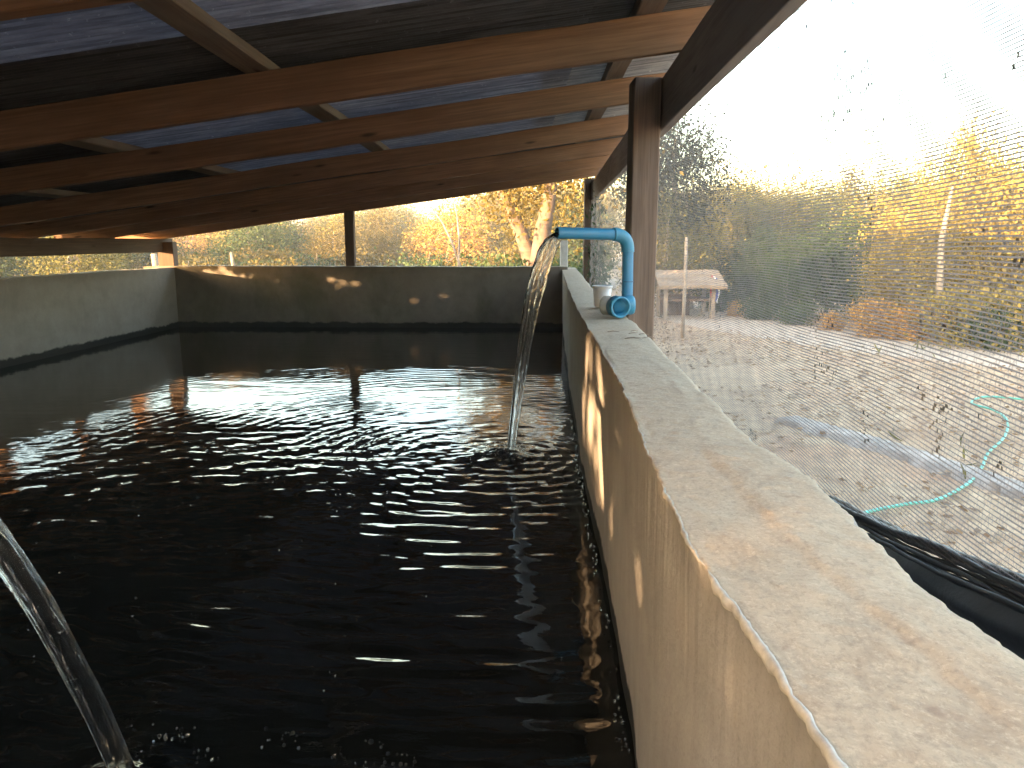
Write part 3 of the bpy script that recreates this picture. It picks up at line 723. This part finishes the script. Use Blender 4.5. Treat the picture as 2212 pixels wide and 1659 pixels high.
def trunk_mesh(name, h, r0, limbs, r, lean=.0, fork=.45):
    V, F = [], []
    def add(pts, rad, seg=8):
        b = len(V); me_pts = [Vector(p) for p in pts]; n = len(pts); ref = None
        for i in range(n):
            d = (me_pts[min(i+1, n-1)] - me_pts[max(i-1, 0)]).normalized()
            if ref is None: ref = d.orthogonal().normalized()
            ref = (ref - d * ref.dot(d)).normalized(); bb = d.cross(ref)
            for k in range(seg):
                a = 2 * math.pi * k / seg; q = me_pts[i] + (ref * math.cos(a) + bb * math.sin(a)) * rad[i] * (1 + .12 * r.normal() * .5); V.append(q)
        for i in range(n - 1):
            for k in range(seg): F.append((b + i*seg + k, b + i*seg + (k+1) % seg, b + (i+1)*seg + (k+1) % seg, b + (i+1)*seg + k))
    top = Vector((lean * h, r.normal() * .05 * h, h))
    P = [Vector((0, 0, -.15)).lerp(top, f) + Vector((r.normal(), r.normal(), 0)) * .02 * h * (f > 0) for f in (0, .1, .25, .45, .65, .85, 1)]
    add(P, [r0 * x for x in (1.35, 1.05, .92, .8, .6, .38, .16)])
    for e in limbs:
        f = r.uniform(fork * .6, .8); s = P[0].lerp(P[-1], f); e = Vector(e); m1 = s.lerp(e, .5) + Vector((0, 0, .08 * h * r.uniform(0, 1)))
        add([s, s.lerp(m1, .6), m1, e], [r0 * (1 - f) * .9 + .006, r0 * .32, r0 * .22, r0 * .07], 6)
    return mesh(name, V, F, True)
TREES = {}
def tree_kind(key, h, crown, leaf, n, nclump, mat, bark, r0, seed_, lean=0.0, loose=.22, narrow=.5, low=-.8, droop=.3):
    """crown = (rx, ry, rz, zc)"""
    r = np.random.default_rng(seed_); p, c = crown_points(n, nclump, *crown, r, loose, low)
    p[:, 2] = np.maximum(p[:, 2], .03)
    P, F = leaf_quads(p, leaf, r, droop, narrow)
    cm = np_mesh('crown', P, F); cm.materials.append(M[mat])
    idx = r.choice(len(c), min(9, len(c)), replace=False)
    tm = trunk_mesh('trunk', h * .9, r0, [c[i] for i in idx], r, lean); tm.materials.append(M[bark])
    TREES[key] = (cm, tm, h)
def plant_tree(key, loc, scale, label, group, name='tree', cat='tree', rot=None, sx=1.0):
    cm, tm, h = TREES[key]
    root = thing(name, loc, label, cat, group); root.rotation_euler = (0, 0, random.uniform(0, 6.28) if rot is None else rot); root.scale = (scale * sx, scale * sx, scale)
    for nm, me in (('crown', cm), ('trunk', tm)):
        o = bpy.data.objects.new(nm, me); COL.objects.link(o); o.parent = root
    return root
tree_kind('olive', 4.0, (1.5, 1.5, 1.5, 2.6), 0.117, 11050, 60, 'leaf_olive', 'bark', .09, 11)
tree_kind('olive_b', 4.0, (1.2, 1.3, 1.9, 2.3), 0.108, 10200, 45, 'leaf_olive', 'bark', .08, 12)
tree_kind('yellow', 4.0, (1.5, 1.4, 1.7, 2.2), 0.117, 11050, 55, 'leaf_yellow', 'bark', .08, 13, loose=.25)
tree_kind('yellow_b', 4.0, (1.1, 1.1, 2.0, 2.1), 0.108, 9350, 40, 'leaf_yellow', 'bark', .07, 14, loose=.3)
tree_kind('dense_dark', 4.0, (1.5, 1.5, 1.7, 2.5), .085, 19000, 110, 'leaf_shaded', 'bark', .1, 31, loose=.15)
tree_kind('dense_yellow', 4.0, (1.4, 1.4, 1.8, 2.3), .085, 17000, 90, 'leaf_yellow', 'bark', .09, 32, loose=.15)
tree_kind('wood', 4.0, (1.5, 1.4, 1.7, 2.2), .10, 12000, 60, 'leaf_wood', 'bark', .08, 33, loose=.22)
tree_kind('wood_b', 4.0, (1.1, 1.1, 2.0, 2.1), .10, 9000, 45, 'leaf_wood', 'bark', .07, 34, loose=.25)
tree_kind('shrub_wood', 1.4, (.8, .8, .6, .62), .085, 5200, 30, 'leaf_wood', 'bark', .03, 35, loose=.25)
tree_kind('wispy', 4.0, (1.0, 1.0, 1.9, 2.6), .11, 3600, 26, 'leaf_olive', 'bark', .05, 15, loose=.2, narrow=.3)
tree_kind('green', 4.0, (1.6, 1.6, 1.8, 2.1), 0.126, 12750, 60, 'leaf_green', 'bark', .1, 16)
tree_kind('green_b', 4.0, (1.3, 1.4, 1.9, 2.0), 0.117, 11050, 45, 'leaf_green', 'bark', .09, 17)
tree_kind('rust', 4.0, (1.3, 1.3, 1.8, 2.2), .12, 5000, 45, 'leaf_sun_orange', 'bark', .08, 18, loose=.28)
tree_kind('shrub_orange', 1.4, (.75, .7, .6, .65), .12, 2600, 26, 'leaf_sun_orange', 'bark', .03, 19, loose=.25, narrow=.4)
tree_kind('shrub_green', 1.4, (.8, .8, .6, .6), .10, 3000, 30, 'leaf_green', 'bark', .03, 20, loose=.25)
tree_kind('shrub_yellow', 1.4, (.8, .8, .6, .62), .10, 3000, 30, 'leaf_yellow', 'bark', .03, 21, loose=.25)

# trees beyond the track on the right: (x and top in the photograph seen 2212 wide, depth, kind)
def tree_at(key, x, ytop, Y, label, group, sx=1.0, nat=None, name='tree', cat='tree'):
    p = at(x, ytop, Y); h = max(p.z, .4); cm, tm, h0 = TREES[key]; hh = nat or {'shrub_orange': 1.35, 'shrub_green': 1.3, 'shrub_yellow': 1.3, 'shrub_wood': 1.3}.get(key, 4.25)
    return plant_tree(key, (p.x, p.y, -.05), h / hh, label, group, name, cat, None, sx)
GR = 'trees in the belt beyond the track'
L_Y = 'yellow green tree of the roadside belt counted from the post'
L_O = 'olive tree of the roadside belt counted from the post'
L_G = 'dark green tree of the roadside belt counted from the post'
BELT = [('dense_dark', 1450, 215, 19, 'tall dark tree right beside the square post behind the net', None, .8),
          ('olive_b', 1440, 400, 18, L_O, GR), ('yellow', 1500, 440, 19, L_Y, GR), ('olive', 1575, 375, 24, L_O, GR, .8),
          ('yellow_b', 1640, 415, 25, L_Y, GR), ('olive_b', 1700, 412, 24, L_O, GR), ('yellow', 1770, 415, 24, L_Y, GR), ('olive', 1830, 415, 23, L_O, GR),
          ('green', 1560, 505, 19, L_G, GR), ('green', 1650, 480, 18.5, L_G, GR), ('green_b', 1730, 500, 18, L_G, GR), ('green', 1800, 470, 17.5, L_G, GR), ('green_b', 1860, 455, 17, L_G, GR), ('green', 1700, 540, 16.8, L_G, GR),
          ('wispy', 1885, 345, 19, 'thin wispy tree rising above the belt', None), ('wispy', 1990, 375, 19, 'second wispy treetop left of the tallest tree', None),
          ('yellow', 1900, 420, 18, L_Y, GR), ('yellow_b', 1960, 430, 16, L_Y, GR), ('yellow', 2010, 420, 15.5, L_Y, GR),
          ('dense_yellow', 2100, 262, 15, 'tallest tree of the belt, standing toward the right edge', None, .62), ('yellow', 2080, 420, 14, L_Y, GR), ('yellow_b', 2150, 380, 14.5, L_Y, GR, 1.1), ('yellow', 2215, 345, 13.5, L_Y, GR), ('olive', 2290, 330, 14, L_O, GR), ('yellow', 2380, 300, 13, L_Y, GR), ('yellow_b', 2060, 470, 13.4, L_Y, GR), ('yellow_b', 1930, 520, 14.8, L_Y, GR)]
for q in range(16):
    BELT.append((('yellow', 'olive', 'yellow_b', 'olive_b')[q % 4], 1470 + q * 52, 418 - (q * 37) % 31 - (25 if q > 10 else 0), 27 + (q * 7) % 5, 'tree in the hazy back row of the belt', 'trees in the back row of the belt', 1.2))
ORD = 'first second third fourth fifth sixth seventh eighth ninth tenth eleventh twelfth thirteenth fourteenth'.split()
count = {}
def ordinal(label):
    count[label] = count.get(label, -1) + 1; return ORD[count[label]] + ' ' + label
for a in sorted(BELT, key=lambda q: q[1]):
    lab = ordinal(a[4]) if a[5] == GR else a[4]
    tree_at(*a[:4], lab, a[5], *(a[6:] or ()))
GS = 'shrubs along the edge of the track'
SHR = [('shrub_orange', 1800, 670, 14.6, 'orange leaved shrub beside the track counted from the hut', GS), ('shrub_orange', 1890, 640, 13.6, 'orange leaved shrub beside the track counted from the hut', GS), ('shrub_orange', 1955, 660, 13.2, 'orange leaved shrub beside the track counted from the hut', GS), ('shrub_orange', 2020, 640, 13.2, 'orange leaved shrub beside the track counted from the hut', GS),  # the bright orange of these leaves stands in for sunlight on them
          ('shrub_yellow', 2100, 600, 12.6, 'yellow leafy shrub beside the track counted from the hut', GS), ('shrub_green', 2180, 640, 12.0, 'green shrub beside the track counted from the hut', GS), ('shrub_yellow', 2240, 600, 12.0, 'yellow leafy shrub beside the track counted from the hut', GS), ('shrub_green', 1730, 640, 15.6, 'green shrub beside the track counted from the hut', GS), ('shrub_green', 1640, 630, 16.6, 'green shrub beside the track counted from the hut', GS), ('shrub_orange', 1590, 650, 17.2, 'orange leaved shrub beside the track counted from the hut', GS), ('shrub_green', 1560, 620, 18.4, 'green shrub beside the track counted from the hut', GS)]
for a in sorted(SHR, key=lambda q: q[1]): tree_at(*a[:4], ordinal(a[4]), a[5], name='shrub', cat='shrub')
# slender pale trunk
p = at(2020, 690, 13.0); p.z = 0
o = new_obj('bare_trunk', tube_mesh('bare_trunk', [(0, 0, -.1), (.03, 0, .8), (-.02, .02, 1.7), (.06, 0, 2.6)], [.075, .06, .05, .02], 10), M['bark_pale']); o.location = p; tag(o, 'slender pale bare trunk in front of the yellow trees', 'tree trunk')

# forest beyond the far wall
GF = 'trees in the sunlit wood beyond the far wall'
rf = random.Random(4)
for k in range(85):
    x = rf.uniform(330, 1290); Y = rf.uniform(24, 62); tx = x
    base_top = np.interp(x, [330, 500, 760, 900, 1000, 1100, 1290], [458, 450, 440, 430, 412, 395, 370])
    key = rf.choices(['yellow', 'wood', 'wood_b', 'olive', 'olive_b', 'rust', 'green'], [1.2, 5, 5, 2, 2, 2.5 if x < 800 else .7, 1.5])[0]
    lab = {'y': 'yellow green tree in the sunlit wood beyond the far wall', 'o': 'olive tree in the sunlit wood beyond the far wall', 'w': 'golden brown tree in the sunlit wood beyond the far wall', 'r': 'rust coloured tree in the sunlit wood beyond the far wall', 'g': 'deep green tree in the sunlit wood beyond the far wall'}[key[0]]
    tree_at(key, x, base_top + rf.uniform(-6, 60), Y, lab, GF, 1.25)
for k in range(20):
    x = rf.uniform(-160, 400); Y = rf.uniform(16, 40)
    key = rf.choice(['olive', 'olive_b', 'green', 'wood', 'wood_b'])
    tree_at(key, x, rf.uniform(440, 505), Y, 'mixed leafy tree in the shady wood beyond the left wall', 'trees beyond the left wall', 1.2)
for k in range(18):
    x = rf.uniform(390, 1200); Y = rf.uniform(15, 24)
    key = rf.choice(['shrub_wood', 'shrub_wood', 'shrub_green'])
    tree_at(key, x, rf.uniform(525, 565), Y, 'low bush showing just above the far wall', 'bushes beyond the far wall', 1.1, name='shrub', cat='shrub')
# big forked tree at the right of the far opening
b1, b2 = at(1160, 580, 15), at(1163, 570, 14.6)
ft = thing('forked_tree', (b1.x, 15, 0), 'big tree with two pinkish trunks right of the far opening', 'tree')
def path_px(l, Y): return [at(x, y, Y) - Vector((b1.x, 15, 0)) for x, y in l]
o = new_obj('trunk', tube_mesh('trunk', [(.1, 0, -.1)] + path_px([(1160, 600), (1146, 560), (1128, 510), (1105, 455), (1088, 420), (1078, 380), (1060, 330)], 15), [.2, .19, .16, .14, .125, .11, .09, .06], 12), M['bark_pink']); o.parent = ft
o = new_obj('trunk', tube_mesh('trunk', [(.2, -.4, -.1)] + path_px([(1160, 600), (1164, 560), (1172, 500), (1184, 440), (1190, 400), (1196, 350), (1210, 290)], 14.6), [.2, .18, .17, .16, .14, .12, .1, .06], 12), M['bark_pink']); o.parent = ft
r = np.random.default_rng(44); p, c = crown_points(16000, 80, 1.75, 1.5, 2.0, 2.2, r, .2, -.9)
c0 = at(1190, 395, 15) - Vector((b1.x, 15, 0)); p += np.array([c0.x - .05, 0, c0.z - 2.2 + .95])
P, F = leaf_quads(p, .10, r); o = new_obj('crown', np_mesh('crown', P, F), M['leaf_wood']); o.parent = ft
# bare saplings beyond the far wall
for l, lab in (([(992, 600), (990, 565), (975, 520), (955, 480), (930, 445), (905, 425)], 'bare arching sapling beyond the far wall'), ([(1000, 600), (990, 560), (992, 520), (988, 470), (980, 430)], 'straight bare sapling beyond the far wall')):
    ps = [at(x, y, 12.5) for x, y in l]; o = new_obj('sapling', tube_mesh('sapling', [q - ps[0] for q in ps], [.022 - .0028 * i for i in range(len(ps))], 7), M['bark']); o.location = ps[0]; tag(o, lab, 'sapling')
for x, y0, y1, Y, lab in ((503, 545, 600, 14, 'short pale stem at the left of the far opening'), (336, 548, 600, 13, 'thick pale stem below the left plate')):
    a, b = at(x, y1, Y), at(x - 4, y0, Y); o = new_obj('dry_stalk', tube_mesh('dry_stalk', [(0, 0, 0), (b - a) * .5 + Vector((.02, 0, 0)), b - a], [.04, .035, .025] if Y > 13.5 else [.07, .06, .05], 8), M['bark_pale']); o.location = a; tag(o, lab, 'plant stem')
pp = at(1218, 560, 10.6); o = timber('pale_post', (pp.x, 10.6, 0), (pp.x, 10.6, EYE + .0), .10, .10, plain('pale_concrete', (.46, .46, .45), .9, .15, 12, bump=.3), None, up=(0, 1, 0)); tag(o, 'pale concrete post at the far right corner of the tank', 'post')
# vine on the far right post
vine = thing('climbing_vine', (.98, 8.6, RIM), 'green climbing vine on the net and post beyond the white tub', 'vine')
vp = []
r = np.random.default_rng(8)
for s_ in range(7):
    x0, y0 = r.uniform(.80, 1.0), r.uniform(8.6, 9.9); P = [Vector((rail_x(y0) + .02 + .03 * r.normal(), y0, RIM - .15))]
    for i in range(9): P.append(P[-1] + Vector((.012 * r.normal(), .07 * r.normal(), .10 + .02 * r.normal())))
    if s_ % 2: P = P[:6]
    o = new_obj('stem', tube_mesh('stem', [q - Vector(vine.location) for q in P], .004, 6), M['bark']); o.parent = vine; vp += P
c = np.array([list(q) for q in vp]); k = r.choice(len(c), 380); q = c[k] + r.normal(size=(380, 3)) * np.array([.03, .09, .07]) - np.array(vine.location)
P, F = leaf_quads(q, .075, r, .9, .35); o = new_obj('leaves', np_mesh('leaves', P, F), M['leaf_green']); o.parent = vine; tag(o, kind='stuff')

# ------------------------------------------------------------------ yard things on the right
hut0 = at(1478, 690, 17.0); hut0.z = 0
hut = thing('field_hut', hut0, 'low open hut with a tan thatched roof at the end of the track', 'hut')
W_, D_, H_ = 1.15, 1.1, .98
for sx in (-1, 1):
    for sy in (-1, 1):
        o = timber('post', hut0 + Vector((sx * (W_ - .25) / 2 * 1.15, sy * .42, -.05)), hut0 + Vector((sx * (W_ - .25) / 2 * 1.15, sy * .42, H_ - .1)), .08, .08, M['bark'], hut, up=(0, 1, 0))
for sy in (-1, 1):
    V = [(-W_ / 2 - .12, 0, .16), (W_ / 2 + .12, 0, .16), (W_ / 2 + .16, sy * .72, -.14), (-W_ / 2 - .16, sy * .72, -.14)]; V += [(x, y, z - .07) for x, y, z in V]
    F = [(0, 1, 2, 3), (7, 6, 5, 4), (0, 4, 5, 1), (1, 5, 6, 2), (2, 6, 7, 3), (3, 7, 4, 0)]
    me = mesh('roof_panel', V, F); bm = bmesh.new(); bm.from_mesh(me); bmesh.ops.subdivide_edges(bm, edges=bm.edges, cuts=5, use_grid_fill=True)
    for v in bm.verts: v.co.z += .03 * nz(v.co, 6, 3)
    bmesh.ops.recalc_face_normals(bm, faces=bm.faces); bm.to_mesh(me); bm.free()
    o = new_obj('roof_panel', me, M['thatch'], hut); o.location = (0, 0, H_ - .08)
timber('bench', hut0 + Vector((-.5, 0, .42)), hut0 + Vector((.5, 0, .42)), .7, .06, M['post_dark'], hut)
timber('back_panel', hut0 + Vector((-.52, .40, .25)), hut0 + Vector((.2, .40, .25)), .03, .5, M['post_dark'], hut)
fl0 = at(1531, 690, 16.6); fl0.z = 0
flag = thing('flag', fl0, 'small red white and blue flag hanging beside the hut', 'flag')
o = new_obj('pole', tube_mesh('pole', [(0, 0, 0), (0, 0, .98)], .012, 8), M['bark_pale'], flag)
FL = [(.42, .03, .04), (.75, .75, .75), (.04, .06, .30)]
bands = [(0, .2, 0), (.2, .42, 1), (.42, .8, 2), (.8, 1.0, 1)]
for (a, b, ci) in bands:
    V = []
    for i in range(9):
        for k in range(5):
            f = i / 8; s = a + (b - a) * k / 4; V.append((.01 + .30 * s * .62 + .02 * math.sin(f * 7 + s * 4), .03 * math.sin(f * 6 + s * 9), .96 - .50 * f - s * .10))
    me = np_mesh('stripe', np.array(V), grid_faces(9, 5), True); o = new_obj('stripe', me, plain('flag_cloth', FL[ci], .8, .05), flag); o.modifiers.new('thick', 'SOLIDIFY').thickness = .003
sp_ = at(1475, 700, 13.5); sp_.z = 0; o = new_obj('yard_pole', tube_mesh('yard_pole', [(0, 0, -.1), (.01, 0, .9), (0, 0, 1.75)], [.035, .032, .028], 8), M['bark']); o.location = sp_; tag(o, 'thin brown pole standing in front of the hut', 'pole')
hz = [(451 + 1000, 1130)]
hose_px = [(1790, 1160), (1857, 1120), (1951, 1098), (2016, 1089), (2069, 1065), (2104, 1039), (2122, 1012), (2134, 983), (2169, 948), (2175, 912), (2146, 889), (2098, 874), (2128, 860), (2212, 866), (2330, 880)]
hp = smooth_path([on(x, y, .0) for x, y in hose_px], 8)
for q in hp: q.z = float(ground_h(np.array(q.x), np.array(q.y))) + .03
o = new_obj('garden_hose', tube_mesh('garden_hose', [q - hp[0] for q in hp], .0115, 10), M['hose']); o.location = hp[0]; tag(o, 'turquoise garden hose snaking over the reddish yard', 'garden hose')
# leaf litter and clods
n = 24000; lx = rng.uniform(.9, 16, n); ly = rng.uniform(1.2, 19, n)
ok = fbm(lx, ly, 71, 3, 1.3) > -.35; lx, ly = lx[ok], ly[ok]
lc = np.stack([lx, ly, ground_h(lx, ly) + rng.uniform(.006, .035, len(lx))], 1)
P, F = leaf_quads(lc, .075, rng, .0, .6); P[:, 2] = (P[:, 2] - np.repeat(lc[:, 2], 4)) * .3 + np.repeat(lc[:, 2], 4)
o = new_obj('leaf_litter', np_mesh('leaf_litter', P, F), M['leaf_dry']); tag(o, kind='stuff')
n = 1500; wx = rng.uniform(3.2, 12, n); wy = rng.uniform(1.5, 18, n); ok = fbm(wx, wy, 73, 3, .9) > .45; wx, wy = wx[ok], wy[ok]
lc = np.stack([wx, wy, ground_h(wx, wy) + rng.uniform(.02, .16, len(wx))], 1)
P, F = leaf_quads(lc, .16, rng, -.9, .14); o = new_obj('weeds', np_mesh('weeds', P, F), M['leaf_olive']); tag(o, kind='stuff')

# ------------------------------------------------------------------ added unseen leaf screens, gapped to block and dapple the low sun
PATCH = [(Vector((.27, 1.60, EYE - .65)), .055), (Vector((.28, 2.0, EYE - .50)), .035), (Vector((.31, 2.75, EYE - .62)), .19), (Vector((.31, 2.6, EYE - .85)), .10), (Vector((.33, 3.2, EYE - .75)), .17), (Vector((.33, 3.3, EYE - .5)), .08),
         (Vector((-2.2, 9.7, EYE - .47)), .10), (Vector((-2.45, 9.7, EYE - .43)), .08), (Vector((-3.55, 9.7, EYE - .46)), .12), (Vector((-3.85, 9.7, EYE - .42)), .12)]
def occluder(a, b, thick, h, n, label):
    a, b = Vector(a), Vector(b); L = (b - a).length; d = (b - a).normalized(); s = Vector((-d.y, d.x, 0)); root = thing('occluder', (a + b) / 2, label, 'occluder')
    r = np.random.default_rng(int(L * 100)); f = r.uniform(0, L, n); g_ = r.normal(0, thick / 3, n); z = h * r.uniform(0, 1, n) ** .9 * (1 + .06 * np.sin(f * 2.3) + .04 * np.sin(f * 6.1))
    p = np.array(a)[None] + f[:, None] * np.array(d) + g_[:, None] * np.array(s); p[:, 2] = z
    keep = np.ones(n, bool); S = np.array(SUN)
    for c, rr in PATCH:  # thin the leaves on the rays to the wanted sun spots
        v = p - np.array(c); t_ = v @ S; dist = np.linalg.norm(v - t_[:, None] * S, axis=1); keep &= ~((dist < rr + .05) & (t_ > 0) & (r.random(n) < .75))
    p = p[keep] - np.array(root.location); P, F = leaf_quads(p, .17, r, .2, .7)
    o = new_obj('foliage', np_mesh('foliage', P, F), M['leaf_green'], root); tag(o, kind='stuff')
    for k in range(int(L / .7)):
        q = a + d * (.35 + k * .7) - Vector(root.location)
        o = new_obj('stem', tube_mesh('stem', [(q.x, q.y, 0), (q.x + .02, q.y, h * .5), (q.x, q.y + .03, h * .85)], [.02, .015, .008], 6), M['bark'], root)
occluder((-6.2, -2.6, 0), (-5.75, 8.1, 0), .7, 2.5, 20000, 'added unseen leafy hedge along the outside of the left wall')
occluder((-9.5, -3.2, 0), (.2, -2.6, 0), .7, 2.75, 14500, 'taller added unseen leafy hedge behind the near end wall')
